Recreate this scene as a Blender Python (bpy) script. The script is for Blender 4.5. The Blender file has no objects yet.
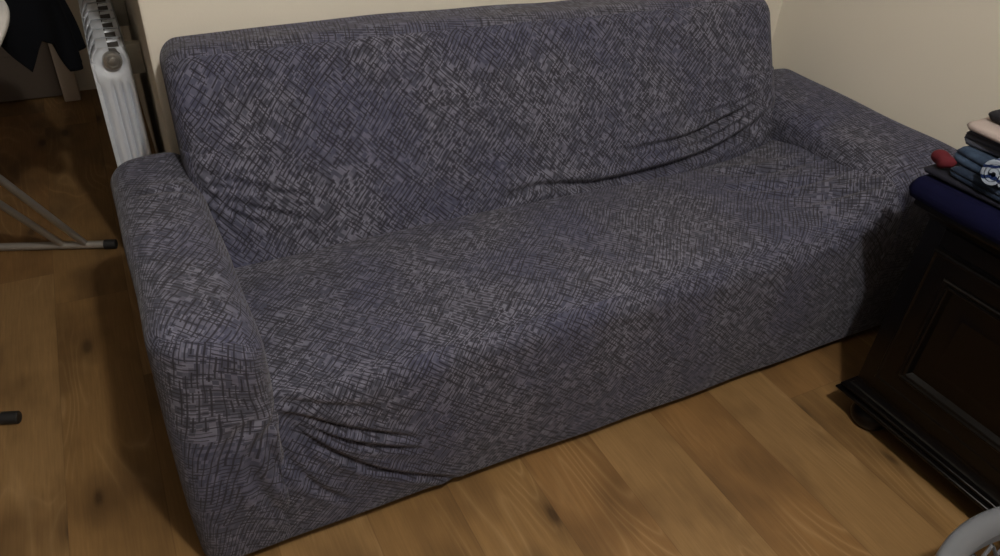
import bpy, math, random
import numpy as np
from mathutils import Vector, Euler

random.seed(7)
scene = bpy.context.scene
COL = scene.collection
R = math.radians

# ------------------------------------------------------------------ camera
cam_d = bpy.data.cameras.new('camera')
cam_d.sensor_fit = 'HORIZONTAL'; cam_d.sensor_width = 36.0
cam_d.lens = 748.99 * 36.0 / 1000.0
cam_d.clip_start = 0.02
cam = bpy.data.objects.new('camera', cam_d); COL.objects.link(cam)
cam.location = (0.0483, -1.0023, 1.3930)
cam.rotation_euler = (R(54.395), R(-3.359), R(-26.993))
scene.camera = cam

# ------------------------------------------------------------------ light, world, exposure
scene.view_settings.view_transform = 'Standard'
scene.view_settings.look = 'None'
scene.view_settings.gamma = 1.0
scene.view_settings.use_curve_mapping = False
scene.view_settings.exposure = 1.08
world = bpy.data.worlds.new('world'); scene.world = world
world.use_nodes = True
world.node_tree.nodes['Background'].inputs[0].default_value = (0.5, 0.55, 0.7, 1)
world.node_tree.nodes['Background'].inputs[1].default_value = 0.004


def lamp(name, loc, power, radius, colour):
    d = bpy.data.lights.new(name, 'POINT'); d.energy = power; d.shadow_soft_size = radius; d.color = colour
    o = bpy.data.objects.new(name, d); o.location = loc; COL.objects.link(o)
    return o


lamp('ceiling_light', (0.48, -1.24, 2.56), 48.0, 0.05, (1.0, 0.95, 0.88))

# ------------------------------------------------------------------ helpers


def tag(o, label=None, cat=None, group=None, kind=None):
    if label: o['label'] = label
    if cat: o['category'] = cat
    if group: o['group'] = group
    if kind: o['kind'] = kind
    return o


def empty(name, loc, rz=0.0):
    o = bpy.data.objects.new(name, None); o.location = loc; o.rotation_euler = (0, 0, rz)
    o.empty_display_size = 0.05
    COL.objects.link(o)
    return o


def link_mesh(name, verts, faces, m, parent=None, uvs=None, smooth=True, auto=None):
    """verts in world space; parented objects are shifted into the parent's frame"""
    me = bpy.data.meshes.new(name)
    off = parent_origin(parent)
    v = np.asarray(verts, float) - np.array(off)
    me.from_pydata([tuple(a) for a in v], [], [tuple(f) for f in faces])
    if uvs is not None:
        uvl = me.uv_layers.new(name='UVMap')
        uvl.data.foreach_set('uv', np.asarray(uvs, np.float32).ravel())
    me.polygons.foreach_set('use_smooth', [smooth] * len(me.polygons))
    me.materials.append(m)
    me.update()
    o = bpy.data.objects.new(name, me)
    COL.objects.link(o)
    if parent is not None:
        o.parent = parent
    if auto is not None:
        md = o.modifiers.new('edges', 'EDGE_SPLIT'); md.split_angle = R(auto)
    return o


def parent_origin(p):
    v = Vector((0, 0, 0))
    while p is not None:
        v = v + p.location
        p = p.parent
    return tuple(v)


class MB:
    """collects geometry (world coordinates) and links it as one mesh"""
    def __init__(s): s.v = []; s.f = []

    def add(s, V, F):
        n = len(s.v); s.v += [tuple(a) for a in V]; s.f += [tuple(i + n for i in f) for f in F]; return s

    def box(s, x0, x1, y0, y1, z0, z1, bev=0.0):
        import bmesh
        bm = bmesh.new()
        bmesh.ops.create_cube(bm, size=1.0)
        for v in bm.verts:
            v.co = Vector(((x0 + x1) / 2 + v.co.x * (x1 - x0), (y0 + y1) / 2 + v.co.y * (y1 - y0), (z0 + z1) / 2 + v.co.z * (z1 - z0)))
        if bev > 0:
            bmesh.ops.bevel(bm, geom=bm.edges[:], offset=bev, segments=2, profile=0.6, affect='EDGES')
        bm.verts.index_update()
        s.add([v.co[:] for v in bm.verts], [[v.index for v in f.verts] for f in bm.faces]); bm.free()
        return s

    def tube(s, pts, r, seg=14, cap=True, rx=None):
        """round (or, with rx, oval) tube along a polyline"""
        P = [Vector(p) for p in pts]; rings = []
        up = Vector((0, 0, 1))
        for i, p in enumerate(P):
            t = (P[min(i + 1, len(P) - 1)] - P[max(i - 1, 0)]).normalized()
            a = t.cross(up)
            if a.length < 1e-3: a = t.cross(Vector((1, 0, 0)))
            a.normalize(); b = a.cross(t).normalized()
            rr = r[i] if isinstance(r, (list, tuple)) else r
            ra = rr if rx is None else rx
            rings.append([p + a * math.cos(q) * ra + b * math.sin(q) * rr for q in [2 * math.pi * k / seg for k in range(seg)]])
        V = [tuple(v) for g in rings for v in g]; F = []
        for i in range(len(P) - 1):
            for k in range(seg):
                k2 = (k + 1) % seg
                F.append((i * seg + k, i * seg + k2, (i + 1) * seg + k2, (i + 1) * seg + k))
        if cap:
            F.append(tuple(range(seg))[::-1]); F.append(tuple((len(P) - 1) * seg + k for k in range(seg)))
        return s.add(V, F)

    def lathe(s, c, prof, seg=40, axis='z', sx=1.0, sy=1.0):
        """prof: list of (radius, height); closed with caps where radius is not 0"""
        V = []; F = []
        for (r, h) in prof:
            for k in range(seg):
                q = 2 * math.pi * k / seg
                a, b = r * math.cos(q) * sx, r * math.sin(q) * sy
                if axis == 'z': V.append((c[0] + a, c[1] + b, c[2] + h))
                elif axis == 'y': V.append((c[0] + a, c[1] - h, c[2] + b))
                else: V.append((c[0] - h, c[1] + a, c[2] + b))
        n = len(prof)
        for i in range(n - 1):
            for k in range(seg):
                k2 = (k + 1) % seg
                F.append((i * seg + k, i * seg + k2, (i + 1) * seg + k2, (i + 1) * seg + k))
        F.append(tuple(range(seg))[::-1]); F.append(tuple((n - 1) * seg + k for k in range(seg)))
        return s.add(V, F)

    def build(s, name, m, parent=None, smooth=True, auto=35):
        return link_mesh(name, s.v, s.f, m, parent, smooth=smooth, auto=auto)


# ------------------------------------------------------------------ node helpers
class NT:
    def __init__(s, name):
        s.m = bpy.data.materials.new(name); s.m.use_nodes = True
        s.t = s.m.node_tree; s.b = s.t.nodes['Principled BSDF']

    def n(s, typ, **kw):
        nd = s.t.nodes.new(typ)
        for k, v in kw.items(): setattr(nd, k, v)
        return nd

    def put(s, sock, v):
        if isinstance(v, bpy.types.NodeSocket): s.t.links.new(v, sock)
        elif v is not None: sock.default_value = v

    def math(s, op, a, b=None, c=None, clamp=False):
        nd = s.n('ShaderNodeMath', operation=op, use_clamp=clamp)
        for i, v in enumerate((a, b, c)):
            if v is not None: s.put(nd.inputs[i], v)
        return nd.outputs[0]

    def mix(s, f, a, b, blend='MIX'):
        nd = s.n('ShaderNodeMix', data_type='RGBA', blend_type=blend)
        s.put(nd.inputs[0], f); s.put(nd.inputs[6], a); s.put(nd.inputs[7], b)
        return nd.outputs[2]

    def noise(s, vec, scale, detail=3.0, rough=0.5, dist=0.0):
        nd = s.n('ShaderNodeTexNoise')
        s.put(nd.inputs['Vector'], vec); nd.inputs['Scale'].default_value = scale
        nd.inputs['Detail'].default_value = detail; nd.inputs['Roughness'].default_value = rough
        nd.inputs['Distortion'].default_value = dist
        return nd

    def ramp(s, f, stops):
        nd = s.n('ShaderNodeValToRGB'); s.put(nd.inputs[0], f)
        e = nd.color_ramp.elements
        while len(e) > 1: e.remove(e[-1])
        e[0].position = stops[0][0]; e[0].color = stops[0][1]
        for p, c in stops[1:]:
            q = e.new(p); q.color = c
        return nd.outputs[0]

    def comb(s, x, y, z=0.0):
        nd = s.n('ShaderNodeCombineXYZ')
        for i, v in enumerate((x, y, z)): s.put(nd.inputs[i], v)
        return nd.outputs[0]

    def sep(s, v):
        nd = s.n('ShaderNodeSeparateXYZ'); s.put(nd.inputs[0], v); return nd.outputs

    def white(s, v):
        nd = s.n('ShaderNodeTexWhiteNoise', noise_dimensions='3D'); s.put(nd.inputs['Vector'], v); return nd.outputs['Value']

    def bump(s, h, strength, dist=0.01):
        nd = s.n('ShaderNodeBump'); s.put(nd.inputs['Height'], h)
        nd.inputs['Strength'].default_value = strength; nd.inputs['Distance'].default_value = dist
        s.t.links.new(nd.outputs[0], s.b.inputs['Normal'])

    def set(s, **kw):
        names = dict(col='Base Color', rough='Roughness', metal='Metallic', spec='Specular IOR Level', coat='Coat Weight',
                     coatr='Coat Roughness', sheen='Sheen Weight', sheenr='Sheen Roughness')
        for k, v in kw.items(): s.put(s.b.inputs[names[k]], v)
        return s.m


def C(r, g, b): return (r, g, b, 1.0)


def srgb(r, g, b):
    f = lambda c: ((c / 255 + 0.055) / 1.055) ** 2.4 if c > 10 else c / 255 / 12.92
    return (f(r), f(g), f(b), 1.0)


def objcoord(t):
    return t.n('ShaderNodeTexCoord').outputs['Object']


def plain(name, col, rough=0.6, var=0.12, scale=30.0, metal=0.0, bump=0.0, bscale=200.0, **kw):
    t = NT(name); v = objcoord(t)
    nz = t.noise(v, scale, 4.0, 0.6)
    dark = tuple(c * (1 - var) for c in col[:3]) + (1,); light = tuple(min(1, c * (1 + var)) for c in col[:3]) + (1,)
    t.set(col=t.mix(nz.outputs[0], dark, light), rough=rough, metal=metal, **kw)
    if bump > 0: t.bump(t.noise(v, bscale, 3.0).outputs[0], bump, 0.004)
    return t.m


# ---- wall paint
def wall_mat():
    t = NT('beige_wall_paint'); v = objcoord(t)
    a = t.noise(v, 1.6, 3.0, 0.5).outputs[0]
    c = t.mix(a, C(.68, .64, .55), C(.74, .70, .61))
    t.set(col=c, rough=0.75, spec=0.25)
    t.bump(t.noise(v, 160.0, 4.0, 0.6).outputs[0], 0.12, 0.003)
    return t.m


# ---- oak laminate: boards run along y
def floor_mat():
    t = NT('oak_laminate'); v = objcoord(t); x, y, z = t.sep(v)
    W, L = 0.192, 1.28
    xs = t.math('DIVIDE', t.math('ADD', x, 0.055), W)
    ix = t.math('FLOOR', xs); fx = t.math('FRACT', xs)
    off = t.white(t.comb(ix, 3.7, 1.0))
    ys = t.math('ADD', t.math('DIVIDE', y, L), t.math('MULTIPLY', off, 5.0))
    iy = t.math('FLOOR', ys); fy = t.math('FRACT', ys)
    h = t.white(t.comb(ix, iy, 9.0)); h2 = t.white(t.comb(ix, iy, 4.0))
    # every board has its own stretch of grain
    gx = t.math('ADD', x, t.math('MULTIPLY', h, 13.0)); gy = t.math('ADD', t.math('MULTIPLY', y, 0.12), t.math('MULTIPLY', h2, 7.0))
    gv = t.comb(gx, gy, 0.0)
    warp = t.noise(t.comb(gx, t.math('MULTIPLY', gy, 3.0), 0.0), 7.0, 2.0, 0.5)
    # cathedral figure: contour lines of a stretched noise field
    field = t.noise(t.comb(gx, t.math('MULTIPLY', gy, 1.7), 2.0), 5.5, 1.5, 0.45, 0.4).outputs[0]
    rings = t.math('PINGPONG', t.math('MULTIPLY', field, 38.0), 1.0)
    fig = t.math('POWER', rings, 3.6)
    figmask = t.ramp(t.noise(t.comb(gx, t.math('MULTIPLY', gy, 4.0), 5.0), 4.0, 2.0).outputs[0], [(0.50, C(0, 0, 0)), (0.62, C(1, 1, 1))])
    fine = t.noise(t.comb(gx, t.math('MULTIPLY', gy, 0.35), 0.0), 210.0, 4.0, 0.65).outputs[0]
    broad = t.noise(gv, 14.0, 3.0, 0.55).outputs[0]
    blot = t.noise(t.comb(t.math('MULTIPLY', gx, 1.0), t.math('MULTIPLY', gy, 5.0), 0.0), 5.0, 3.0, 0.5).outputs[0]
    base = t.ramp(h, [(0.0, srgb(144, 111, 69)), (0.35, srgb(153, 119, 75)), (0.7, srgb(158, 125, 82)), (1.0, srgb(149, 112, 69))])
    c = t.mix(t.math('MULTIPLY', t.math('SUBTRACT', 1.0, broad), 0.55), base, srgb(94, 70, 40))
    c = t.mix(t.math('MULTIPLY', t.math('SUBTRACT', fine, 0.35, clamp=True), 0.8), c, srgb(72, 54, 33))
    c = t.mix(t.math('MULTIPLY', t.math('MULTIPLY', fig, figmask), 0.36), c, srgb(182, 150, 106))
    c = t.mix(t.ramp(blot, [(0.45, C(0, 0, 0)), (0.72, C(.75, .75, .75))]), c, srgb(78, 56, 32))
    # knots
    vor = t.n('ShaderNodeTexVoronoi', voronoi_dimensions='2D'); t.put(vor.inputs['Vector'], t.comb(t.math('MULTIPLY', gx, 1.0), t.math('MULTIPLY', gy, 3.4), 0.0))
    vor.inputs['Scale'].default_value = 4.2
    kd = t.math('ADD', vor.outputs['Distance'], t.math('MULTIPLY', t.math('SUBTRACT', warp.outputs[0], 0.5), 0.12))
    c = t.mix(t.ramp(kd, [(0.02, C(.8, .8, .8)), (0.06, C(.35, .35, .35)), (0.17, C(0, 0, 0))]), c, srgb(46, 30, 16))
    # joints
    jx = t.math('MINIMUM', fx, t.math('SUBTRACT', 1.0, fx)); jy = t.math('MINIMUM', fy, t.math('SUBTRACT', 1.0, fy))
    j = t.math('MAXIMUM', t.math('LESS_THAN', jx, 0.006), t.math('LESS_THAN', jy, 0.0009))
    c = t.mix(t.math('MULTIPLY', j, 0.25), c, srgb(60, 38, 18))
    t.set(col=c, rough=t.math('ADD', 0.36, t.math('MULTIPLY', fine, 0.2)), spec=0.35)
    t.bump(t.math('SUBTRACT', fine, t.math('MULTIPLY', j, 2.0)), 0.10, 0.002)
    return t.m


# ---- stretch cover: broken hatching of dark dashes on grey jersey, drawn in the cover's own metres (UV)
def cover_mat():
    t = NT('hatched_stretch_jersey')
    uv = t.n('ShaderNodeTexCoord').outputs['UV']
    w = t.noise(uv, 5.0, 2.0, 0.5)
    sx, sy, sz = t.sep(w.outputs['Color'])
    u0, v0, _ = t.sep(uv)
    u = t.math('ADD', u0, t.math('MULTIPLY', t.math('SUBTRACT', sx, 0.5), 0.030))
    v = t.math('ADD', v0, t.math('MULTIPLY', t.math('SUBTRACT', sy, 0.5), 0.030))
    patch = t.noise(uv, 9.0, 2.0, 0.5).outputs[0]

    def family(a, b, sp, seed, lo, wd):
        # wobbling spacing, then cells: line index x dash index
        aw = t.math('ADD', a, t.math('MULTIPLY', t.noise(t.comb(a, b, seed), 14.0, 1.0).outputs[0], 0.006))
        s = t.math('DIVIDE', aw, sp); i = t.math('FLOOR', s); f = t.math('FRACT', s)
        hl = t.white(t.comb(i, seed, 0.5))
        ln = t.math('ADD', t.math('DIVIDE', b, 0.034), t.math('MULTIPLY', hl, 17.0))
        j = t.math('FLOOR', ln)
        h = t.white(t.comb(i, j, seed)); h2 = t.white(t.comb(i, j, seed + 3.3))
        on = t.math('GREATER_THAN', t.math('ADD', h, t.math('MULTIPLY', t.math('SUBTRACT', patch if seed < 2 else t.math('SUBTRACT', 1.0, patch), 0.5), 2.2)), lo)
        d = t.math('ABSOLUTE', t.math('SUBTRACT', f, 0.5))
        hw = t.math('ADD', wd, t.math('MULTIPLY', h2, 0.11))
        m = t.math('MULTIPLY', t.math('SUBTRACT', hw, d), 9.0, clamp=True)
        return t.math('MULTIPLY', m, on), i, j

    A, ia, ja = family(u, v, 0.0086, 1.0, 0.24, 0.14)
    B, ib, jb = family(v, u, 0.0090, 5.0, 0.36, 0.13)
    dark = t.math('MAXIMUM', A, B)
    # small pale rectangles where dashes are missing
    cell = t.white(t.comb(ia, ib, 2.0))
    base = t.mix(t.ramp(cell, [(0.25, C(0, 0, 0)), (0.95, C(1, 1, 1))]), C(.056, .058, .082), C(.170, .171, .226))
    tint = t.noise(uv, 4.0, 2.0).outputs[0]
    base = t.mix(t.ramp(tint, [(0.42, C(0, 0, 0)), (0.62, C(1, 1, 1))]), base, t.mix(0.5, base, C(.060, .064, .125)))
    col = t.mix(t.math('MULTIPLY', dark, 0.88), base, C(.013, .012, .018))
    fib = t.noise(uv, 420.0, 2.0, 0.6).outputs[0]
    col = t.mix(t.math('MULTIPLY', fib, 0.25), col, C(.055, .052, .064))
    t.set(col=col, rough=0.85, spec=0.2, sheen=0.10, sheenr=0.5)
    t.bump(t.math('SUBTRACT', t.math('MULTIPLY', fib, 0.6), dark), 0.22, 0.0015)
    return t.m


def wood_dark():
    t = NT('dark_mahogany_lacquer'); v = objcoord(t); x, y, z = t.sep(v)
    g = t.noise(t.comb(t.math('MULTIPLY', x, 9.0), y, t.math('MULTIPLY', z, 9.0)), 8.0, 5.0, 0.6, 0.6).outputs[0]
    c = t.ramp(g, [(0.3, C(.0006, .0003, .0003)), (0.6, C(.0012, .0006, .0005)), (0.8, C(.002, .001, .0008))])
    t.set(col=c, rough=0.29, spec=0.34, coat=0.0)
    return t.m


def denim(name, col, light, sc=1.0):
    t = NT(name); v = objcoord(t)
    a = t.noise(v, 14.0 * sc, 4.0, 0.65).outputs[0]
    tw = t.noise(v, 500.0, 2.0, 0.6).outputs[0]
    c = t.mix(t.ramp(a, [(0.35, C(0, 0, 0)), (0.75, C(1, 1, 1))]), col, light)
    c = t.mix(t.math('MULTIPLY', tw, 0.3), c, tuple(q * 0.5 for q in col[:3]) + (1,))
    t.set(col=c, rough=0.9, spec=0.1, sheen=0.05)
    t.bump(t.math('ADD', t.math('MULTIPLY', a, 1.0), t.math('MULTIPLY', tw, 0.2)), 0.4, 0.01)
    return t.m


def striped(name):
    t = NT(name); v = objcoord(t); x, y, z = t.sep(v)
    w = t.noise(v, 18.0, 2.0).outputs[0]
    s = t.math('FRACT', t.math('MULTIPLY', t.math('ADD', t.math('ADD', z, t.math('MULTIPLY', y, .35)), t.math('MULTIPLY', w, 0.05)), 42.0))
    c = t.mix(t.math('LESS_THAN', s, 0.30), srgb(160, 172, 190), srgb(28, 44, 86))
    t.set(col=c, rough=0.9, spec=0.1)
    return t.m


M = dict(
    wall=wall_mat(), floor=floor_mat(), cover=cover_mat(), dark=wood_dark(),
    ceiling=plain('ceiling_paint', C(.50, .48, .45), 0.9, 0.03),
    dim_wall=plain('dim_unseen_wall', C(.32, .29, .26), 0.85, 0.05),  # unseen left and front walls; tone made up to limit bounced light
    door=plain('brown_painted_door', C(.085, .066, .052), 0.55, 0.10, 6.0),
    trim=plain('pale_door_trim', C(.42, .36, .30), 0.5, 0.06),
    radiator=plain('white_radiator_enamel', C(.62, .66, .72), 0.32, 0.04, 8.0),
    slot_shade=plain('dark_slot_shade', C(.07, .065, .06), 0.8, 0.04, 8.0),  # dark colour standing in for the shade inside the top openings
    steel=plain('brushed_steel_plug', C(.42, .41, .39), 0.35, 0.1, 60.0, metal=0.85),
    bracket=plain('beige_plastic_bracket', C(.45, .41, .33), 0.5, 0.05),
    tube=plain('grey_painted_tube', C(.42, .40, .37), 0.35, 0.06, 40.0, metal=0.55),
    rubber=plain('black_rubber', C(.012, .012, .013), 0.55, 0.2),
    board=plain('white_board_cover', C(.70, .69, .67), 0.9, 0.05, 20.0, bump=0.15, bscale=90.0),
    black=plain('black_jersey', C(.003, .0035, .005), 0.95, 0.35, 10.0, spec=0.1),
    navy=plain('navy_fleece', C(.0035, .004, .022), 0.95, 0.25, 18.0, bump=0.2, bscale=150.0, spec=0.1),
    navyd=plain('dark_navy_jersey', C(.004, .0045, .013), 0.95, 0.25, 18.0, bump=0.2, bscale=150.0),
    red=plain('red_jersey', C(.10, .003, .010), 0.85, 0.3, 40.0),
    pink=plain('pale_pink_cotton', C(.38, .32, .30), 0.9, 0.08, 20.0),
    charcoal=plain('charcoal_cotton', C(.010, .010, .016), 0.9, 0.3, 20.0),
    greyblue=plain('grey_blue_cotton', C(.05, .055, .075), 0.9, 0.35, 30.0),
    denim=denim('faded_denim', C(.012, .024, .052), C(.09, .135, .21)),
    denim2=denim('dark_denim', C(.008, .014, .028), C(.04, .06, .105)),
    stripe=striped('blue_white_striped_cotton'),
    basket=plain('grey_plastic', C(.15, .16, .18), 0.35, 0.04, 10.0),
)


# ------------------------------------------------------------------ noise for sculpting
def wave_noise(seed, n=7, f0=2.0, f1=9.0):
    rs = np.random.RandomState(seed)
    K = rs.normal(size=(n, 3)); K /= np.linalg.norm(K, axis=1)[:, None]
    K *= rs.uniform(f0, f1, n)[:, None]; ph = rs.uniform(0, 6.28, n)
    return lambda P: np.sin(P @ K.T + ph).sum(1) / math.sqrt(n)


def seg_dist(P, line):
    """distance of points to a polyline and the running parameter 0..1 of the nearest point"""
    L = np.asarray(line, float); best = np.full(len(P), 1e9); tt = np.zeros(len(P))
    ln = np.linalg.norm(np.diff(L, axis=0), axis=1); cum = np.concatenate([[0], np.cumsum(ln)]); tot = cum[-1]
    for i in range(len(L) - 1):
        d = L[i + 1] - L[i]; q = np.clip(((P - L[i]) @ d) / (d @ d), 0, 1)
        r = np.linalg.norm(P - (L[i] + q[:, None] * d), axis=1)
        m = r < best; best[m] = r[m]; tt[m] = (cum[i] + q[m] * ln[i]) / tot
    return best, tt


def smooth_line(pts, n=4):
    """Catmull-Rom through the points"""
    P = np.asarray(pts, float); Q = np.vstack([2 * P[0] - P[1], P, 2 * P[-1] - P[-2]]); out = []
    for i in range(1, len(Q) - 2):
        for k in range(n):
            t = k / n
            out.append(0.5 * ((2 * Q[i]) + (-Q[i - 1] + Q[i + 1]) * t + (2 * Q[i - 1] - 5 * Q[i] + 4 * Q[i + 1] - Q[i + 2]) * t * t
                              + (-Q[i - 1] + 3 * Q[i] - 3 * Q[i + 1] + Q[i + 2]) * t ** 3))
    out.append(P[-1])
    return np.array(out)


def grid_box(size, step, r):
    """surface lattice of a rounded box at the origin; returns rest points P (sharp box), rounded Q, normals N,
    quads and, per quad corner, unrolled UV in metres"""
    sx, sy, sz = size
    n = [max(2, int(round(s / step))) for s in size]
    idx = {}; P = []; faces = []; uvs = []; fid = []

    def vid(i, j, k):
        key = (i, j, k)
        if key not in idx:
            idx[key] = len(P)
            P.append((i * sx / n[0], j * sy / n[1], k * sz / n[2]))
        return idx[key]

    def face(keys, uvf, f):
        ids = [vid(*k) for k in keys]
        faces.append(ids); fid.append(f)
        for a in ids: uvs.append(uvf(P[a]))
    for i in range(n[0]):
        for j in range(n[1]):
            face([(i, j, n[2]), (i + 1, j, n[2]), (i + 1, j + 1, n[2]), (i, j + 1, n[2])], lambda p: (p[0], p[1]), 'top')
            face([(i, j, 0), (i, j + 1, 0), (i + 1, j + 1, 0), (i + 1, j, 0)], lambda p: (p[0], p[1]), 'bottom')
    for i in range(n[0]):
        for k in range(n[2]):
            face([(i, 0, k), (i + 1, 0, k), (i + 1, 0, k + 1), (i, 0, k + 1)], lambda p: (p[0], p[2] - sz), 'front')
            face([(i, n[1], k), (i, n[1], k + 1), (i + 1, n[1], k + 1), (i + 1, n[1], k)], lambda p: (p[0], sy + sz - p[2]), 'back')
    for j in range(n[1]):
        for k in range(n[2]):
            face([(0, j, k), (0, j, k + 1), (0, j + 1, k + 1), (0, j + 1, k)], lambda p: (p[2] - sz, p[1]), 'left')
            face([(n[0], j, k), (n[0], j + 1, k), (n[0], j + 1, k + 1), (n[0], j, k + 1)], lambda p: (sx + sz - p[2], p[1]), 'right')
    P = np.array(P); h = np.array(size) / 2
    c = P - h
    rr = np.broadcast_to(np.asarray(r, float), (3,)) if np.ndim(r) else np.full(3, float(r))
    inner = np.clip(c, -(h - rr), h - rr)
    low = c[:, 2] < 0
    inner[low, 2] = c[low, 2]
    d = (c - inner) / rr
    ln = np.linalg.norm(d, axis=1)
    dn = d / np.maximum(ln, 1e-9)[:, None]
    Q = inner + dn * rr * (ln > 1e-9)[:, None] + h
    N = dn / rr; N /= np.maximum(np.linalg.norm(N, axis=1), 1e-9)[:, None]
    return P, Q, N, faces, np.array(uvs), fid


def vertex_normals(Q, F):
    F = np.asarray(F); a, b, c, d = (Q[F[:, i]] for i in range(4))
    fn = np.cross(c - a, d - b); N = np.zeros_like(Q)
    for i in range(4): np.add.at(N, F[:, i], fn)
    return N / np.maximum(np.linalg.norm(N, axis=1), 1e-12)[:, None]


def crease(Q, N, folds):
    """folds: (points, depth, width): a sharp valley with a soft roll of cloth beside it, fading at both ends"""
    D = np.zeros(len(Q))
    for pl in folds:
        pts, depth, width = pl[:3]
        L = smooth_line(pts)
        if len(pl) == 4:
            ax = {'xz': [1, 0, 1], 'xy': [1, 1, 0]}[pl[3]]
            face = (N[:, 1] < -0.25) if pl[3] == 'xz' else (N[:, 2] > 0.3)
            d, t = seg_dist(Q * ax, L * ax)
            d = np.where(face, d, 9.0)
        else:
            d, t = seg_dist(Q, L)
        fade = np.sin(np.pi * np.clip(t, 0.0, 1.0)) ** 0.55
        D += fade * depth * (-np.exp(-(d / width) ** 2) + 0.55 * np.exp(-((d - 2.3 * width) / (1.5 * width)) ** 2))
    return Q + N * D[:, None]


def rotate_uv(uv, deg, off=(0, 0)):
    c, s = math.cos(R(deg)), math.sin(R(deg))
    return np.stack([uv[:, 0] * c - uv[:, 1] * s + off[0], uv[:, 0] * s + uv[:, 1] * c + off[1]], 1)


# ================================================================== SETTING
def structure(name, mb, m, smooth=False):
    o = mb.build(name, m, None, smooth=smooth, auto=None); o['kind'] = 'structure'; return o


structure('floor', MB().box(-2.3, 2.3, -2.8, 2.9, -0.06, 0.0), M['floor'])
structure('wall_back', MB().box(0.13, 2.22, 0.80, 2.72, 0.0, 2.75, 0.006), M['wall'])
structure('wall_right', MB().box(2.045, 2.26, -2.8, 0.80, 0.0, 2.75), M['wall'])
structure('wall_far', MB().box(-2.3, 0.13, 2.72, 2.86, 0.0, 2.75), M['wall'])
structure('wall_left', MB().box(-2.42, -2.3, -2.8, 2.86, 0.0, 2.75), M['dim_wall'])
structure('wall_front', MB().box(-2.3, 2.045, -2.92, -2.8, 0.0, 2.75), M['dim_wall'])
structure('ceiling', MB().box(-2.42, 2.26, -2.92, 2.86, 2.75, 2.83), M['ceiling'])

# brown door in the far wall with its pale frame
door = empty('door_1', (-0.60, 2.69, 0.0)); door['kind'] = 'structure'
dm = MB().box(-1.0, -0.165, 2.662, 2.70, 0.008, 2.02, 0.003)
dm.box(-0.90, -0.30, 2.655, 2.664, 0.20, 0.85, 0.003).box(-0.90, -0.30, 2.655, 2.664, 1.00, 1.88, 0.003)
dm.build('door_leaf', M['door'], door, smooth=False)
MB().tube([(-0.28, 2.66, 0.98), (-0.28, 2.615, 0.98), (-0.40, 2.612, 0.98)], 0.009).build('door_handle', M['steel'], door)
structure('trim_1', MB().box(-0.165, -0.100, 2.60, 2.72, 0.0, 2.10, 0.006).box(-1.09, -1.0, 2.63, 2.72, 0.0, 2.10, 0.006).box(-1.09, -0.100, 2.63, 2.72, 2.03, 2.11, 0.006), M['trim'])

# ================================================================== SOFA
W = 1.964; AW = 0.185; HA = 0.605; HS = 0.432; YS = 0.462; XB0 = 0.143; XB1 = 1.824
sofa = empty('sofa', (W / 2, 0.38, 0.0))
tag(sofa, 'long grey sofa under a hatched stretch cover, standing against the beige wall', 'sofa')


def build_cover_part(name, Q, F, fid, uv, angle, off, folds, seed, amp=0.0022):
    """angle: dict face -> degrees or one number"""
    Q = Q.copy()
    N = vertex_normals(Q, F)
    nz = wave_noise(3, 9, 6.0, 22.0)
    Q += N * (nz(Q) * amp)[:, None]
    N = vertex_normals(Q, F)
    Q = crease(Q, N, folds)
    # hem stays on the floor
    Q[:, 2] = np.maximum(Q[:, 2], 0.002)
    uv2 = np.zeros_like(uv); ff = np.repeat(np.array(fid), 4)
    for f in set(fid):
        a = angle.get(f, angle['*']) if isinstance(angle, dict) else angle
        m = ff == f
        uv2[m] = rotate_uv(uv[m], a, off)
    V = Q[np.asarray(F).ravel()]
    if isinstance(angle, dict) and 'blend' in angle:
        # the front of the left arm: hatching turns towards the seat skirt's direction at the inner lower edge
        m = ff == 'front'
        pu = uv[m] + np.array([-0.19, HA - 0.15])
        w_ = np.clip((pu[:, 0] + 0.24) / 0.24, 0, 1) * np.clip((0.42 - pu[:, 1]) / 0.42, 0, 1)
        w_ = w_ * w_ * (3 - 2 * w_)
        th_ = np.radians(12 + 26 * w_)
        c0 = rotate_uv(np.array([[0.055, 0.15 - HS]]), 38)[0]
        uv2[m, 0] = pu[:, 0] * np.cos(th_) - pu[:, 1] * np.sin(th_) + c0[0]
        uv2[m, 1] = pu[:, 0] * np.sin(th_) + pu[:, 1] * np.cos(th_) + c0[1]
    n1 = wave_noise(50, 6, 3.0, 9.0); n2 = wave_noise(51, 6, 3.0, 9.0)
    uv2[:, 0] += n1(V) * 0.010; uv2[:, 1] += n2(V) * 0.010
    o = link_mesh(name, Q, F, M['cover'], sofa, uvs=uv2, smooth=True)
    return o


def front_y(z):
    """how far the front of the cover stands forward of (-) or behind (+) the plane y = 0"""
    return 0.032 * np.clip((0.034 - z) / 0.008, 0, 1) - 0.012 * np.sin(np.pi * np.clip(z / 0.46, 0, 1))


# ---- seat with its front skirt
P, Q, N, F, uv, fid = grid_box((W - 2 * AW + 0.10, 0.62, HS), 0.0065, (0.035, 0.075, 0.060))
Q = Q + np.array([AW - 0.05, 0.0, 0.0]); x, y, z = Q.T
top = np.clip((z - 0.30) / (HS - 0.30), 0, 1)
xc = (x - W / 2) / (W / 2 - AW)
z2 = z + top * (0.012 * (1 - xc ** 2) - 0.022 * np.clip((y - 0.30) / 0.2, 0, 1) ** 2)
# front: soft overhang near the top, tucked in towards the hem
fr = np.clip(1 - y / 0.12, 0, 1)
y2 = y + fr * front_y(z)
# cloth rises to meet the right arm
rise = np.clip((x - (W - AW - 0.30)) / 0.30, 0, 1) ** 2
z2 = z2 + top * rise * (0.045 + 0.055 * np.clip(1 - y / 0.45, 0, 1))
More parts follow.
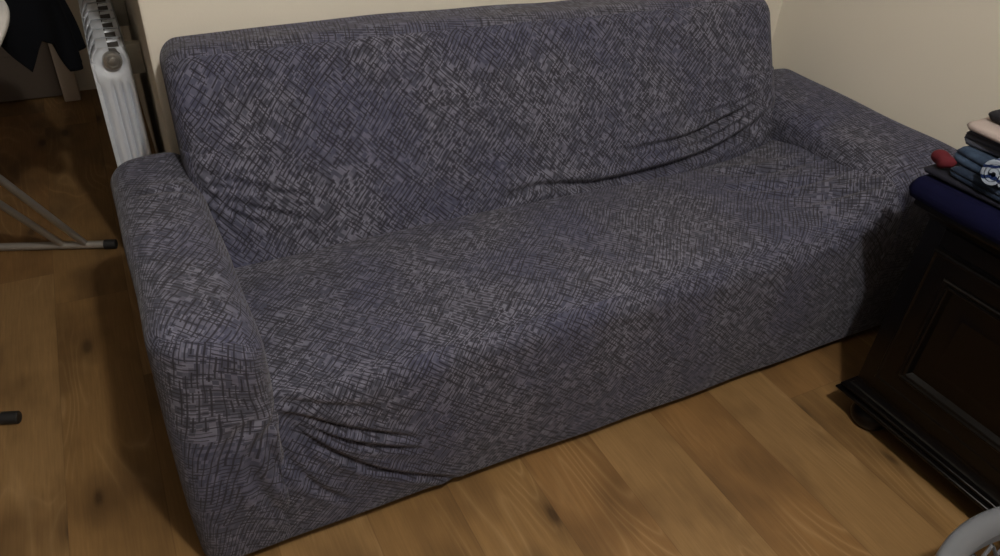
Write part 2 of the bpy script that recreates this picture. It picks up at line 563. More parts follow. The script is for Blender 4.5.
# and is drawn in at the front left corner
near = np.exp(-((x - AW) / 0.07) ** 2)
y2 = y2 + fr * near * 0.030 * np.exp(-((z - 0.34) / 0.10) ** 2)
Q = np.stack([x, y2, z2], 1)
seat_folds = [
    ([(0.169, 0, 0.379), (0.228, 0, 0.346), (0.311, 0, 0.299), (0.44, 0, 0.221)], 0.01, 0.0058, 'xz'),
    ([(0.171, 0, 0.368), (0.244, 0, 0.315), (0.329, 0, 0.251), (0.456, 0, 0.178)], 0.009, 0.0058, 'xz'),
    ([(0.173, 0, 0.367), (0.246, 0, 0.275), (0.371, 0, 0.15), (0.549, 0, 0.025)], 0.01, 0.0065, 'xz'),
    ([(0.138, 0, 0.359), (0.199, 0, 0.225), (0.237, 0, 0.158), (0.293, 0, 0.094)], 0.009, 0.0075, 'xz'),
    ([(0.16, 0, 0.4), (0.26, 0, 0.375), (0.36, 0, 0.34)], 0.006, 0.007, 'xz'),
    ([(1.50, 0.40, 0.435), (1.62, 0.33, 0.440), (1.74, 0.28, 0.46)], 0.012, 0.013, 'xy'),
    ([(1.46, 0.30, 0.435), (1.60, 0.24, 0.440), (1.76, 0.17, 0.46)], 0.012, 0.012, 'xy'),
    ([(1.60, 0.14, 0.435), (1.70, 0.10, 0.435), (1.78, 0.05, 0.43)], 0.009, 0.010, 'xy'),
]
build_cover_part('seat', Q, F, fid, uv, {'*': 45, 'front': 38}, (0.0, 0.0), seat_folds, 3)

# ---- backrest: leans back, thick rounded top
BH = 0.491; BT = 0.155
P, Q, N, F, uv, fid = grid_box((XB1 - XB0, BT, BH), 0.0052, (0.045, 0.045, 0.045))
x, y, z = Q.T
zz = z + 0.352
lean = 0.448 * (zz - 0.432) * 0.98
bulge = 0.016 * np.sin(np.pi * np.clip(z / BH, 0, 1)) * np.sin(np.pi * np.clip(x / (XB1 - XB0), 0, 1)) ** 0.5
yy = y + 0.447 + lean - bulge * (1 - y / BT)
back_cap = 0.775
yy = np.minimum(yy, back_cap - 0.006 + 0.006 * np.tanh((yy - back_cap) / 0.006 + 1))
xx = x + XB0
# right end leans a little outward at the top, the left one inward
tt = np.clip((zz - 0.45) / 0.40, 0, 1)
Q = np.stack([xx, yy, zz - 0.010 * np.clip(np.abs((xx - W / 2) / 0.83), 0, 1) ** 8 * (z > 0.3)], 1)
back_folds = [
    ([(0.155, 0.49, 0.627), (0.234, 0.49, 0.589), (0.315, 0.49, 0.563)], 0.01, 0.0048, 'xz'),
    ([(0.18, 0.49, 0.592), (0.208, 0.49, 0.584), (0.273, 0.49, 0.566), (0.357, 0.49, 0.544), (0.424, 0.49, 0.523)], 0.01, 0.0045, 'xz'),
    ([(0.17, 0.49, 0.572), (0.201, 0.49, 0.559), (0.278, 0.49, 0.525), (0.4, 0.49, 0.476)], 0.012, 0.0048, 'xz'),
    ([(0.155, 0.49, 0.587), (0.215, 0.49, 0.531), (0.284, 0.49, 0.482)], 0.01, 0.0048, 'xz'),
    ([(0.155, 0.49, 0.56), (0.2, 0.49, 0.5), (0.24, 0.49, 0.455)], 0.008, 0.0048, 'xz'),
    ([(0.86, 0.46, 0.452), (0.936, 0.46, 0.465), (1.026, 0.46, 0.459), (1.145, 0.46, 0.445), (1.288, 0.46, 0.447), (1.424, 0.46, 0.457), (1.567, 0.46, 0.474), (1.725, 0.46, 0.518), (1.8, 0.46, 0.545)], 0.024, 0.0085, 'xz'),
    ([(1.22, 0.49, 0.512), (1.327, 0.49, 0.514), (1.466, 0.49, 0.522), (1.606, 0.49, 0.55), (1.741, 0.49, 0.583), (1.8, 0.49, 0.6)], 0.018, 0.0065, 'xz'),
    ([(1.5, 0.5, 0.572), (1.56, 0.5, 0.573), (1.651, 0.5, 0.581), (1.805, 0.5, 0.612)], 0.01, 0.0055, 'xz'),
    ([(1.4, 0.5, 0.487), (1.52, 0.5, 0.503), (1.64, 0.5, 0.532), (1.8, 0.5, 0.58)], 0.008, 0.0052, 'xz'),
    ([(1.48, 0.5, 0.468), (1.6, 0.5, 0.492), (1.7, 0.5, 0.522), (1.8, 0.5, 0.562)], 0.008, 0.0052, 'xz'),
    ([(1.56, 0.5, 0.452), (1.66, 0.5, 0.472), (1.8, 0.5, 0.525)], 0.008, 0.0055, 'xz'),
    ([(1.62, 0.5, 0.632), (1.72, 0.5, 0.64), (1.8, 0.5, 0.655)], 0.006, 0.0055, 'xz'),
]
build_cover_part('backrest', Q, F, fid, uv, {'*': 46, 'top': 8}, (3.1, 1.7), back_folds, 11)


# ---- arms
def arm(side):
    AW = (0.166, 0.236)[side]; W = 2.020
    P, Q, N, F, uv, fid = grid_box((AW + 0.012, 0.70, HA), 0.0065, (0.050, 0.050, 0.045))
    x, y, z = Q.T
    a = x / (AW + 0.012)                       # 0 outer .. 1 inner
    t = np.clip((z - 0.35) / (HA - 0.35), 0, 1)
    slope = (0.028, 0.050)[side]
    z2 = z + t * (0.020 * (1 - a) - slope * a * np.clip(1.25 - y / 0.62, 0, 1)) + t * 0.008 * np.sin(np.pi * a)
    z2 = z2 - t * (0.035, 0.004)[side] * (1 - a) ** 1.5 * np.clip(y / 0.70, 0, 1) ** 2
    if side == 1: z2 = z2 - t * (0.020 + 0.012 * (1 - a))
    z2 = z2 - t * 0.030 * np.clip(1 - y / 0.10, 0, 1) * a
    fr = np.clip(1 - y / 0.10, 0, 1)
    low = np.clip((0.42 - z) / 0.10, 0, 1) * np.clip((a - 0.4) / 0.3, 0, 1)
    yb = np.where(P[:, 1] < 1e-6, y * (1 - low), y)
    y2 = yb + fr * front_y(z) - fr * 0.008 * np.clip((z - 0.3) / 0.2, 0, 1)
    x2 = x - 0.012 * t * (1 - a) * np.clip(y / 0.7, 0, 1) + 0.010 * np.sin(np.pi * np.clip(z / HA, 0, 1)) * (a - 0.5)
    x2 = x2 - 0.012 * np.clip(y / 0.5, 0, 1) * a
    if side == 0:
        Q = np.stack([x2, y2, z2], 1)
        folds = [
            ([(0.188, 0.02, 0.40), (0.150, -0.005, 0.345), (0.165, -0.005, 0.240), (0.205, 0.0, 0.150)], 0.009, 0.009),
            ([(0.180, -0.010, 0.385), (0.120, -0.015, 0.330), (0.125, -0.010, 0.200), (0.175, 0.0, 0.090)], 0.007, 0.010),
            ([(0.175, -0.01, 0.40), (0.10, -0.015, 0.375), (0.06, -0.015, 0.30)], 0.005, 0.011),
            ([(0.170, 0.47, 0.600), (0.10, 0.49, 0.610), (0.03, 0.48, 0.620)], 0.006, 0.010),
        ]
        ang = {'*': 30, 'front': 2, 'left': 10, 'blend': True}
    else:
        Q = np.stack([W - x2, y2, z2], 1)
        F = [f[::-1] for f in F]
        uv = uv.reshape(-1, 4, 2)[:, ::-1].reshape(-1, 2) * np.array([-1, 1])
        folds = [
            ([(1.775, 0.42, 0.455), (1.80, 0.30, 0.500), (1.84, 0.14, 0.540)], 0.007, 0.012),
            ([(1.775, 0.34, 0.450), (1.79, 0.20, 0.475), (1.83, 0.05, 0.500)], 0.008, 0.012),
            ([(1.790, 0.50, 0.560), (1.83, 0.40, 0.590), (1.90, 0.34, 0.600)], 0.005, 0.012),
        ]
        ang = {'*': 4, 'top': 8}
    o = build_cover_part('armrest', Q, F, fid, uv, ang, (7.0 + 3 * side, 2.0), folds, 21 + side)
    return o


arm(0)
arm(1)

# ================================================================== RADIATOR
RX0, RX1, RZ0, RZ1, RY0, PITCH, NS = 0.008, 0.094, 0.10, 0.722, 1.052, 0.080, 9
rad = empty('radiator', ((RX0 + RX1) / 2, RY0 + NS * PITCH / 2, 0.0))
tag(rad, 'white sectional radiator beside the wall corner, left of the sofa back', 'radiator')


def radiator_section_mesh():
    """one cast section: broad front plate, fluted sides, slotted top at the wall side"""
    mb = MB(); n = 34; mz = 60
    w = RX1 - RX0

    def side(yb, sgn):
        V = []; F = []
        for k in range(mz + 1):
            zt = k / mz
            z = RZ0 + (RZ1 - RZ0) * zt
            # silhouette: chamfered shoulders, front plate leaning in at the top
            sh = np.clip((z - (RZ1 - 0.030)) / 0.030, 0, 1)
            xa = RX0 + 0.016 * sh ** 1.5 + 0.010 * math.exp(-((z - 0.640) / 0.02) ** 2) * 0; xb = RX1 - 0.010 * sh
            for i in range(n + 1):
                s = i / n; x = xa + (xb - xa) * s
                d = 0.0
                if z < 0.640:
                    g = 0.0
                    for c0 in (0.40, 0.62, 0.82):
                        g += math.exp(-((s - c0) / 0.045) ** 2)
                    fade = min(1, (0.640 - z) / 0.03) * min(1, (z - RZ0) / 0.04)
                    d += 0.013 * g * fade
                    d += 0.018 * max(0, 1 - s / 0.20) * fade
                # recess around the hub
                r = math.hypot((x - 0.046) / 0.034, (z - 0.688) / 0.030)
                d += 0.011 * max(0.0, min(1.0, (1.2 - r) * 3.5))
                e = min(s, 1 - s)
                d += 0.006 * max(0, 1 - e / 0.06) ** 2 + 0.006 * sh ** 2
                V.append((x, yb + sgn * d, z))
        for k in range(mz):
            for i in range(n):
                a = k * (n + 1) + i
                q = (a, a + 1, a + n + 2, a + n + 1)
                F.append(q if sgn > 0 else q[::-1])
        return V, F
    V0, F0 = side(RY0 + 0.0015, 1)
    V1, F1 = side(RY0 + PITCH - 0.016, -1)
    nV = len(V0); V = V0 + V1; F = list(F0) + [tuple(i + nV for i in f) for f in F1]
    # rim joining both faces
    ring = [i for i in range(n + 1)] + [k * (n + 1) + n for k in range(1, mz + 1)] + [mz * (n + 1) + i for i in range(n - 1, -1, -1)] + [k * (n + 1) for k in range(mz - 1, 0, -1)]
    open_top = set(mz * (n + 1) + i for i in range(int(n * 0.44), int(n * 0.92)))
    for a, b in zip(ring, ring[1:] + ring[:1]):
        if a in open_top and b in open_top: continue
        F.append((b, a, a + nV, b + nV))
    mb.add(V, F)
    # front plate (wider than the core) and top deck of the front half, so gaps stay open only at the wall side
    mb.box(RX0 - 0.004, RX0 + 0.006, RY0 + 0.004, RY0 + PITCH - 0.006, RZ0 + 0.02, RZ1 - 0.036, 0.003)
    mb.box(RX0 + 0.018, RX0 + 0.044, RY0 + 0.016, RY0 + PITCH - 0.0005, RZ1 - 0.012, RZ1 + 0.0005, 0.002)
    mb.box(RX1 - 0.014, RX1 - 0.006, RY0 + 0.016, RY0 + PITCH - 0.0005, RZ1 - 0.016, RZ1 - 0.001, 0.001)
    # broad rib between the slots
    mb.box(RX0 + 0.046, RX1 - 0.008, RY0 + PITCH - 0.016, RY0 + PITCH - 0.0005, RZ1 - 0.02, RZ1 - 0.001, 0.002)
    # upper and lower hubs
    for zc in (0.690, RZ0 + 0.045):
        mb.lathe((0.050, RY0 + PITCH + 0.004, zc), [(0.016, 0.0), (0.016, 0.024)], 20, 'y')
    return mb


sec = radiator_section_mesh().build('section', M['radiator'], rad, auto=50)
slot = MB().box(RX0 + 0.044, RX1 - 0.010, RY0 + 0.009, RY0 + PITCH - 0.0165, RZ1 - 0.020, RZ1 - 0.003, 0.001).build('vent_shade_block', M['slot_shade'], sec)  # dark block just below the opening, painted as its inner shade
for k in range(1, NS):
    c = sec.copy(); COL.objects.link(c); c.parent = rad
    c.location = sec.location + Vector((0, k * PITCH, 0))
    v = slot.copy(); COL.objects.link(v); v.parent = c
pl = MB().lathe((0.055, RY0 + 0.011, 0.690), [(0.0225, 0.0), (0.0225, 0.012), (0.0205, 0.016), (0.0150, 0.017), (0.0135, 0.0135), (0.0095, 0.0135), (0.0085, 0.018), (0.002, 0.019)], 32, 'y')
pl.build('end_plug', M['steel'], rad)
MB().lathe((0.050, RY0 + 0.010, RZ0 + 0.045), [(0.0225, 0.0), (0.0225, 0.010), (0.0190, 0.014), (0.002, 0.014)], 32, 'y').build('end_plug', M['radiator'], rad)
for yb in (RY0 + 0.10, RY0 + 0.52):
    MB().box(RX1 - 0.002, 0.1295, yb, yb + 0.035, 0.615, 0.695, 0.004).build('wall_bracket', M['bracket'], rad)

# ================================================================== IRONING BOARD (frame foot and board end in view)
ib = empty('ironing_board', (-0.36, 1.05, 0.0))
tag(ib, 'ironing board on grey tubular legs with a white cover, cut by the left edge', 'ironing board')
f1a = Vector((-0.425, 1.437, 0.016)); f1b = Vector((-0.062, 1.313, 0.016))
d1 = (f1b - f1a).normalized()
MB().tube([f1a + d1 * 0.02, f1b - d1 * 0.02], 0.0122, 18).build('foot_bar', M['tube'], ib)
for a, b in ((f1b - d1 * 0.036, f1b), (f1a, f1a + d1 * 0.036)):
    MB().tube([a, a + (b - a) * 0.06, a + (b - a) * 0.94, b], [0.0135, 0.0155, 0.0155, 0.0135], 18).build('end_cap', M['rubber'], ib)
f2b = Vector((-0.332, 0.607, 0.016)); f2a = f2b - d1 * 0.36
MB().tube([f2a + d1 * 0.02, f2b - d1 * 0.02], 0.0122, 18).build('foot_bar', M['tube'], ib)
for a, b in ((f2b - d1 * 0.04, f2b), (f2a, f2a + d1 * 0.04)):
    MB().tube([a, a + (b - a) * 0.06, a + (b - a) * 0.94, b], [0.0135, 0.0155, 0.0155, 0.0135], 18).build('end_cap', M['rubber'], ib)
MB().tube([(-0.215, 1.366, 0.020), (-0.312, 1.200, 0.280), (-0.480, 0.895, 0.70), (-0.545, 0.775, 0.842)], 0.0108, 14).build('leg', M['tube'], ib)
MB().tube([(-0.150, 1.344, 0.020), (-0.268, 1.120, 0.375), (-0.375, 0.905, 0.70), (-0.425, 0.810, 0.842)], 0.0108, 14).build('leg', M['tube'], ib)
MB().tube([(-0.500, 0.665, 0.020), (-0.330, 1.10, 0.842)], 0.0108, 14).build('leg', M['tube'], ib)
# board: long axis roughly along y, rounded tail end
bc = Vector((-0.303, 1.02, 0.856)); la = Vector((0.06, 0.998, 0)).normalized(); sa = Vector((la.y, -la.x, 0))
out = []
for k in range(64):
    q = 2 * math.pi * k / 64; ce, se = math.cos(q), math.sin(q)
    out.append((ce * 0.190, se * (0.34 if se > 0 else 0.62) - 0.13))
V = []; F = []
prof = [(0.93, -0.014), (0.985, -0.010), (1.0, 0.0), (0.985, 0.010), (0.93, 0.013), (0.5, 0.014), (0.02, 0.014)]
prof = [(0.02, -0.014), (0.5, -0.014)] + prof
for s, dz in prof:
    for a, b in out:
        p = bc + sa * (a * s) + la * ((b + 0.13) * s - 0.13); V.append((p.x, p.y, bc.z + dz))
n = 64
for i in range(len(prof) - 1):
    for k in range(n):
        k2 = (k + 1) % n; F.append((i * n + k, i * n + k2, (i + 1) * n + k2, (i + 1) * n + k))
F.append(tuple(range(n))[::-1]); F.append(tuple((len(prof) - 1) * n + k for k in range(n)))
link_mesh('board_cover', V, F, M['board'], ib)

# ---- black garment thrown over the board's far end
def draped_garment():
    """closed cloth: radial strips from the board top, over the edge and down in folds"""
    nu, nv = 180, 46
    cx, cy, zt = -0.160, 1.245, 0.876
    hem_a = [-180, -130, -105, -94, -80, -70, -62, -50, -20, 30, 90, 180]
    hem_d = [0.05, 0.03, 0.05, 0.09, 0.175, 0.115, 0.135, 0.215, 0.21, 0.20, 0.20, 0.10]
    V = []; F = []
    for i in range(nu):
        th = 2 * math.pi * i / nu - math.pi
        dx, dy = math.cos(th), math.sin(th)
        edge = 1.0 / ((abs(dx) / 0.112) ** 3 + (abs(dy) / 0.185) ** 3) ** (1 / 3)
        drop = float(np.interp(math.degrees(th), hem_a, hem_d))
        for j in range(nv):
            s = j / (nv - 1)
            flat = min(s / 0.42, 1.0); fall = max(0.0, (s - 0.42) / 0.58)
            fold = 0.012 * math.sin(9 * th + 1.0) * fall + 0.006 * math.sin(17 * th + 2 * s) * fall
            flare = 0.028 * (1 - (1 - fall) ** 2)
            rr = edge * flat + (flare + fold if fall > 0 else 0)
            z = zt + 0.005 * (1 + math.sin(6 * th + 8 * s)) * flat - 0.012 * (1 - math.exp(-fall * 8)) - drop * fall
            V.append((cx + dx * rr, cy + dy * rr, z))
    for i in range(nu):
        i2 = (i + 1) % nu
        for j in range(nv - 1):
            F.append((i * nv + j, i * nv + j + 1, i2 * nv + j + 1, i2 * nv + j))
    o = link_mesh('black_garment', V, F, M['black'])
    md = o.modifiers.new('thickness', 'SOLIDIFY'); md.thickness = 0.006; md.offset = 1.0
    return o


g = draped_garment()
tag(g, 'crumpled black garment hanging over the far end of the ironing board', 'clothes')

# ================================================================== CABINET
cab = empty('cabinet', (1.81, -0.52, 0.0))
tag(cab, 'dark mahogany cabinet with moulded door and bun feet, right of the sofa', 'cabinet')
CX0, CX1, CY0, CY1 = 1.575, 2.035, -0.86, -0.192      # body
rect = (CX0, CX1, CY0, CY1)


def ring_profile(mb, rect, prof, x1fixed=True):
    """sweep (outset, z) profile round a rectangle with mitred corners; the wall side gets no outset"""
    V = []; F = []
    x0, x1, y0, y1 = rect
    for o_, z in prof:
        V += [(x0 - o_, y0 - o_, z), (x1, y0 - o_, z), (x1, y1 + o_, z), (x0 - o_, y1 + o_, z)]
    n = len(prof)
    for i in range(n - 1):
        for k in range(4):
            k2 = (k + 1) % 4
            F.append((i * 4 + k, i * 4 + k2, (i + 1) * 4 + k2, (i + 1) * 4 + k))
    F.append((3, 2, 1, 0)); F.append(tuple((n - 1) * 4 + k for k in range(4)))
    return mb.add(V, F)


def arc(cx, cz, r, a0, a1, n=7):
    return [(cx + r * math.cos(R(a0 + (a1 - a0) * k / n)), cz + r * math.sin(R(a0 + (a1 - a0) * k / n))) for k in range(n + 1)]


bd = MB().box(CX0, CX1, CY0, CY1, 0.125, 0.622, 0.003)
bd.build('carcass', M['dark'], cab)
base = ring_profile(MB(), rect, [(0.012, 0.073), (0.024, 0.074)] + arc(0.022, 0.0795, 0.0060, -80, 80) + [(0.021, 0.0865)] +
                    arc(0.016, 0.0940, 0.0055, -75, 80) + [(0.010, 0.101), (0.004, 0.108), (0.0, 0.127)])
base.build('base_moulding', M['dark'], cab, auto=40)
topm = ring_profile(MB(), rect, [(0.0, 0.600), (0.004, 0.606), (0.008, 0.614), (0.014, 0.618)] + arc(0.018, 0.632, 0.013, -70, 70) + [(0.014, 0.6465), (0.0, 0.647)])
topm.build('top_panel', M['dark'], cab, auto=40)


def raised_frame(mb, xf, y0, y1, z0, z1, prof):
    """picture-frame moulding on the -x face: prof = (inset from outer edge, protrusion)"""
    V = []; F = []
    for ins, pr in prof:
        V += [(xf - pr, y0 + ins, z0 + ins), (xf - pr, y1 - ins, z0 + ins), (xf - pr, y1 - ins, z1 - ins), (xf - pr, y0 + ins, z1 - ins)]
    for i in range(len(prof) - 1):
        for k in range(4):
            k2 = (k + 1) % 4
            F.append((i * 4 + k, (i + 1) * 4 + k, (i + 1) * 4 + k2, i * 4 + k2))
    m = len(prof) - 1
    F.append((m * 4 + 3, m * 4 + 2, m * 4 + 1, m * 4)); F.append((0, 1, 2, 3))
    return mb.add(V, F)


def cabinet_door(y0, y1, hinge):
    d = raised_frame(MB(), CX0 + 0.001, y0, y1, 0.165, 0.548,
                     [(0.0, 0.0), (0.0, 0.009), (0.002, 0.0115), (0.005, 0.0125), (0.008, 0.0115), (0.010, 0.0095),
                      (0.048, 0.0095), (0.0490, 0.0140), (0.0515, 0.0165), (0.055, 0.0165), (0.058, 0.0140), (0.0595, 0.0125), (0.061, 0.0145), (0.064, 0.0155), (0.067, 0.0140), (0.070, 0.009), (0.074, 0.002), (0.105, 0.001), (0.118, 0.005), (0.122, 0.005)])
    o = d.build('door', M['dark'], cab, auto=30)
    MB().lathe((CX0 - 0.010, (y0 + 0.036) if hinge else (y1 - 0.036), 0.36), [(0.004, 0.0), (0.004, 0.012), (0.010, 0.016), (0.011, 0.022), (0.006, 0.028), (0.001, 0.029)], 20, 'x').build('knob', M['steel'], o)
    return o


cabinet_door(-0.835, -0.235, True)
dr = raised_frame(MB(), CX0 + 0.001, -0.835, -0.235, 0.5560, 0.598, [(0, 0), (0, .003), (.002, .005), (.006, .005), (.020, .005)])
dro = dr.build('drawer', M['dark'], cab, auto=30)
MB().lathe((CX0 - 0.003, -0.70, 0.577), [(0.004, 0.0), (0.004, 0.010), (0.010, 0.014), (0.010, 0.019), (0.001, 0.022)], 20, 'x').build('knob', M['steel'], dro)
for fx, fy in ((1.608, -0.248), (1.608, -0.812), (1.990, -0.248), (1.990, -0.812)):
    MB().lathe((fx, fy, 0.0), [(0.020, 0.0), (0.034, 0.003), (0.045, 0.013), (0.050, 0.027), (0.049, 0.040), (0.042, 0.052), (0.030, 0.060), (0.027, 0.066), (0.034, 0.070), (0.034, 0.0735)], 40).build('bun_foot', M['dark'], cab)



# ================================================================== CLOTHES ON THE CABINET
def folded(name, x0, x1, y0, y1, z0, t, layers, m, seed, label, group=None, wob=0.006, bulge=0.004, cat='clothes', xw=0.010, droop=0.0):
    """a garment folded over itself: one strip of cloth of thickness t running to and fro in x, swept along y"""
    cl = []
    fold_r = t / 2
    for l in range(layers):
        zc = z0 + t / 2 + l * t * 1.02
        xs = np.linspace(x1, x0 + fold_r, 10) if l % 2 == 0 else np.linspace(x0 + fold_r, x1, 10)
        for q in xs: cl.append((q, zc))
        if l < layers - 1:
            if l % 2 == 0:
                for a in (-60, -20, 20, 60): cl.append((x0 + fold_r * (1 - math.cos(R(a))) - 0.0 - fold_r * 0.4, zc + t * 0.51 + fold_r * math.sin(R(a))))
            else:
                for a in (-60, -20, 20, 60): cl.append((x1 + fold_r * 0.8 * math.cos(R(a)), zc + t * 0.51 + fold_r * math.sin(R(a))))
    # solid outline: outer envelope of the layers with grooves between them
    prof = []
    H = layers * t
    nz = layers * 6
    for k in range(nz + 1):
        zz = z0 + H * k / nz; ph = (k / 6.0) % 1.0
        g = math.sin(math.pi * ph) ** 0.6
        prof.append((x0 + 0.35 * t * (1 - g) + bulge * 0, zz))
    for q in np.linspace(x0 + 0.02, x1 - 0.02, 16): prof.append((q, z0 + H))
    for k in range(nz + 1):
        zz = z0 + H * (1 - k / nz); ph = (k / 6.0) % 1.0
        prof.append((x1 - 0.35 * t * (1 - math.sin(math.pi * ph) ** 0.6), zz))
    for q in np.linspace(x1 - 0.02, x0 + 0.02, 16): prof.append((q, z0))
    prof = np.array(prof); n = len(prof)
    ns = max(14, int((y1 - y0) / 0.010))
    w1 = wave_noise(seed, 6, 12, 40); w2 = wave_noise(seed + 1, 6, 10, 30)
    V = []; F = []
    for s in range(ns + 1):
        q = s / ns
        y = y0 + (y1 - y0) * q
        e = min(q, 1 - q) * (y1 - y0)
        rnd = min(1.0, e / (0.5 * min(H, 0.03)))
        sc = 0.40 + 0.60 * math.sqrt(max(0.0, 1 - (1 - rnd) ** 2))
        for k in range(n):
            px, pz = prof[k]
            hz = (pz - z0) / H
            pt = np.array([[px, y, pz]])
            zz = z0 + (pz - z0) * 1.0
            mid = z0 + H * 0.42
            zz = mid + (zz - mid) * sc
            zz += float(w1(pt)[0]) * wob * (0.15 + hz) if hz > 0.05 else 0
            xx = px + float(w2(np.array([[0.0, y, pz * 2.0]]))[0]) * xw + (1 - sc) * 0.012
            yy = y + float(w1(np.array([[px, y + 3, pz]]))[0]) * 0.004
            zf = max(zz, z0)
            if droop and xx < x0 + 0.012:          # the overhanging edge sags over the front
                zf -= droop * min(1.0, (x0 + 0.012 - xx) / 0.008) * (1.0 - hz * 0.55)
            V.append((xx, yy, zf))
    for s in range(ns):
        for k in range(n):
            k2 = (k + 1) % n
            F.append((s * n + k, (s + 1) * n + k, (s + 1) * n + k2, s * n + k2))
    F.append(tuple(range(n))); F.append(tuple(ns * n + k for k in range(n))[::-1])
    o = link_mesh(name, V, F, m, auto=60)
    tag(o, label, cat, group)
    return o


ZT = 0.6480
GR = 'folded clothes piled on the cabinet'
folded('folded_fleece', 1.527, 2.02, -0.78, -0.138, ZT, 0.040, 1, M['navy'], 31, 'navy blue folded fleece lying flat on the cabinet under the whole pile', GR, wob=0.0008, xw=0.002, droop=0.012)
folded('folded_shirt', 1.560, 2.00, -0.66, -0.140, ZT + 0.0452, 0.0110, 1, M['navyd'], 35, 'dark navy folded shirt lying between the navy fleece and the jeans', GR, wob=0.0007, xw=0.004)
folded('folded_jeans', 1.562, 1.98, -0.56, -0.190, ZT + 0.0588, 0.0102, 2, M['denim2'], 41, 'dark blue folded jeans, the lower pair, under the faded ones', GR, wob=0.0009)
folded('folded_jeans', 1.600, 1.97, -0.53, -0.175, ZT + 0.0810, 0.0165, 2, M['denim'], 45, 'faded blue folded jeans, the upper pair, beside the striped roll', GR, wob=0.0030, xw=0.016)
folded('folded_trousers', 1.604, 1.95, -0.50, -0.172, ZT + 0.1165, 0.0112, 3, M['greyblue'], 51, 'grey blue trousers folded in thin layers below the pale pink shirt', GR, wob=0.0014)
folded('folded_shirt', 1.600, 1.93, -0.49, -0.166, ZT + 0.1515, 0.0135, 1, M['pink'], 55, 'pale pink folded shirt second from the top of the pile', GR, wob=0.0016)
folded('folded_sweater', 1.632, 1.92, -0.50, -0.178, ZT + 0.1685, 0.024, 1, M['charcoal'], 61, 'black folded sweater on the very top of the pile', GR, wob=0.002)


# small red garment squeezed out of the pile's corner
def lump(name, c, s, m, seed, label, group, amp=0.12):
    import bmesh
    bm = bmesh.new(); bmesh.ops.create_icosphere(bm, subdivisions=5, radius=1.0)
    bm.verts.index_update()
    P = np.array([v.co[:] for v in bm.verts]); w = wave_noise(seed, 7, 1.5, 6.0)
    P = P * (1 + amp * w(P))[:, None]
    P = P * np.array(s) + np.array(c)
    o = link_mesh(name, P, [[v.index for v in f.verts] for f in bm.faces], m); bm.free()
    tag(o, label, 'clothes', group)
    return o


lump('crumpled_sock', (1.588, -0.163, 0.7215), (0.018, 0.026, 0.0165), M['red'], 71, 'red crumpled garment sticking out at the left corner of the pile', GR, 0.22)


# rolled striped shirt: a spiral of cloth, its end facing the room
def rolled(c, r, x0, x1, m, label):
    turns = 2.6; n = 110; t = 0.0030
    L = []
    for k in range(n):
        q = k / (n - 1); a = 2 * math.pi * turns * q; rr = 0.006 + (r - 0.006) * q
        L.append((rr * math.cos(a), rr * math.sin(a) * 0.95))
    L = np.array(L); d = np.gradient(L, axis=0); d /= np.linalg.norm(d, axis=1)[:, None]; nn = np.stack([-d[:, 1], d[:, 0]], 1)
    prof = np.vstack([L + nn * t, (L - nn * t)[::-1]]); m_ = len(prof); V = []; F = []
    ns = 16
    for s in range(ns + 1):
        q = s / ns; sc = 1.0 if 0 < s < ns else 0.97
        for a, b in prof:
            V.append((x0 + (x1 - x0) * q + 0.004 * math.sin(30 * a + 50 * b), c[0] + a * sc + 0.003 * math.sin(9 * q), c[1] + b * sc))
    for s in range(ns):
        for k in range(m_):
            k2 = (k + 1) % m_; F.append((s * m_ + k, s * m_ + k2, (s + 1) * m_ + k2, (s + 1) * m_ + k))
    for s in (0, ns):
        for k in range(n - 1):
            q = (s * m_ + k, s * m_ + k + 1, s * m_ + m_ - 2 - k, s * m_ + m_ - 1 - k)
            F.append(q if s else q[::-1])
    o = link_mesh('rolled_shirt', V, F, m, auto=50)
    tag(o, label, 'clothes', GR)
    return o


rolled((-0.286, 0.7590), 0.0275, 1.545, 1.592, M['stripe'], 'light blue and white striped shirt rolled up in front of the jeans')

# ================================================================== LAUNDRY BASKET
bk = empty('laundry_basket', (1.27, -0.825, 0.0))
tag(bk, 'grey plastic laundry basket with openwork sides in the lower right corner', 'basket')
BCX, BCY, BA, BB, BZ = 1.268, -0.826, 0.258, 0.167, 0.300


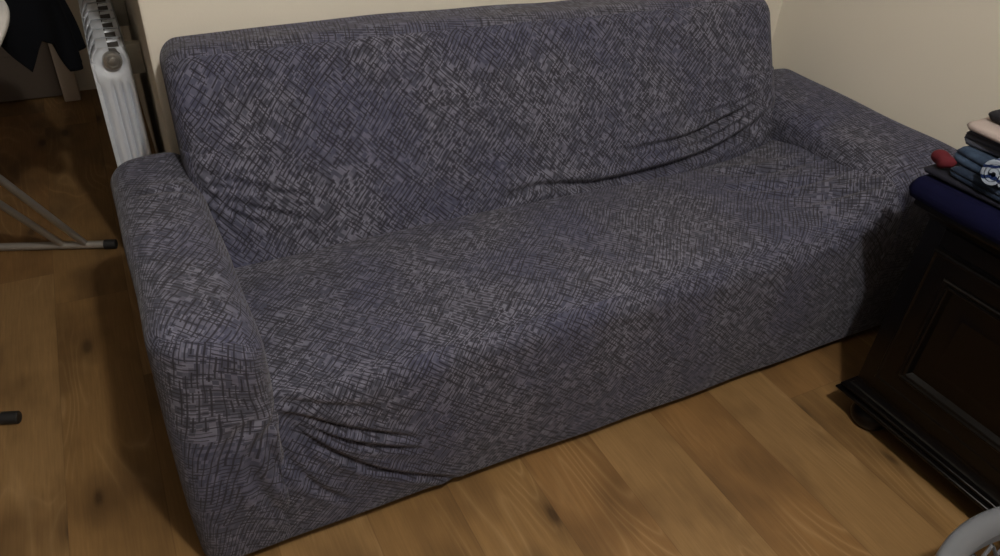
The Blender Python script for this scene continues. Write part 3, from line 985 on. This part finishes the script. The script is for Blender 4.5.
def oval(s_in, z, n=120):
    return [(BCX + (BA - s_in) * math.cos(2 * math.pi * k / n), BCY + (BB - s_in) * math.sin(2 * math.pi * k / n), z) for k in range(n)]


def loft(mb, rings, close=True):
    n = len(rings[0]); V = [p for r in rings for p in r]; F = []
    m = len(rings)
    for i in range(m if close else m - 1):
        i2 = (i + 1) % m
        for k in range(n):
            k2 = (k + 1) % n; F.append((i * n + k, i * n + k2, i2 * n + k2, i2 * n + k))
    return mb.add(V, F)


rim = loft(MB(), [oval(a, BZ + h) for a, h in [(0.0, -0.020), (0.0, -0.006), (0.003, 0.0), (0.010, 0.003), (0.018, 0.0025), (0.027, -0.002), (0.036, -0.012), (0.041, -0.022), (0.0385, -0.023), (0.0335, -0.0135), (0.025, -0.0045), (0.0175, 0.0), (0.010, 0.0005), (0.0045, -0.0025), (0.0025, -0.007), (0.0025, -0.020)]][::-1])
rim.build('rim', M['basket'], bk, auto=50)
# solid band, lattice wall and base
band = loft(MB(), [oval(0.030, BZ - 0.010), oval(0.035, BZ - 0.055), oval(0.038, BZ - 0.055), oval(0.033, BZ - 0.010)][::-1])
band.build('upper_band', M['basket'], bk, auto=50)
lat = MB()
NL = 26


def wallpt(a, z):
    ins = 0.034 + 0.045 * (BZ - z) / BZ
    return (BCX + (BA - ins) * math.cos(a), BCY + (BB - ins) * math.sin(a), z)


for k in range(NL):
    for sg in (-1, 1):
        pts = []
        for q in range(9):
            s = q / 8; z = BZ - 0.052 - s * (BZ - 0.085)
            a = 2 * math.pi * (k + sg * (s * 3.0)) / NL
            pts.append(wallpt(a, z))
        lat.tube(pts, 0.0034, 6, cap=False)
lat.build('lattice_wall', M['basket'], bk, auto=50)
bot = loft(MB(), [oval(0.070, 0.040), oval(0.074, 0.0), oval(0.20 * 0 + 0.090, 0.0), oval(0.090, 0.006), oval(0.078, 0.006), oval(0.074, 0.040)][::-1])
n = 120
bot.add([(BCX, BCY, 0.006)] + oval(0.082, 0.006), [(0, 1 + k, 1 + (k + 1) % n) for k in range(n)])
bot.build('base', M['basket'], bk, auto=50)
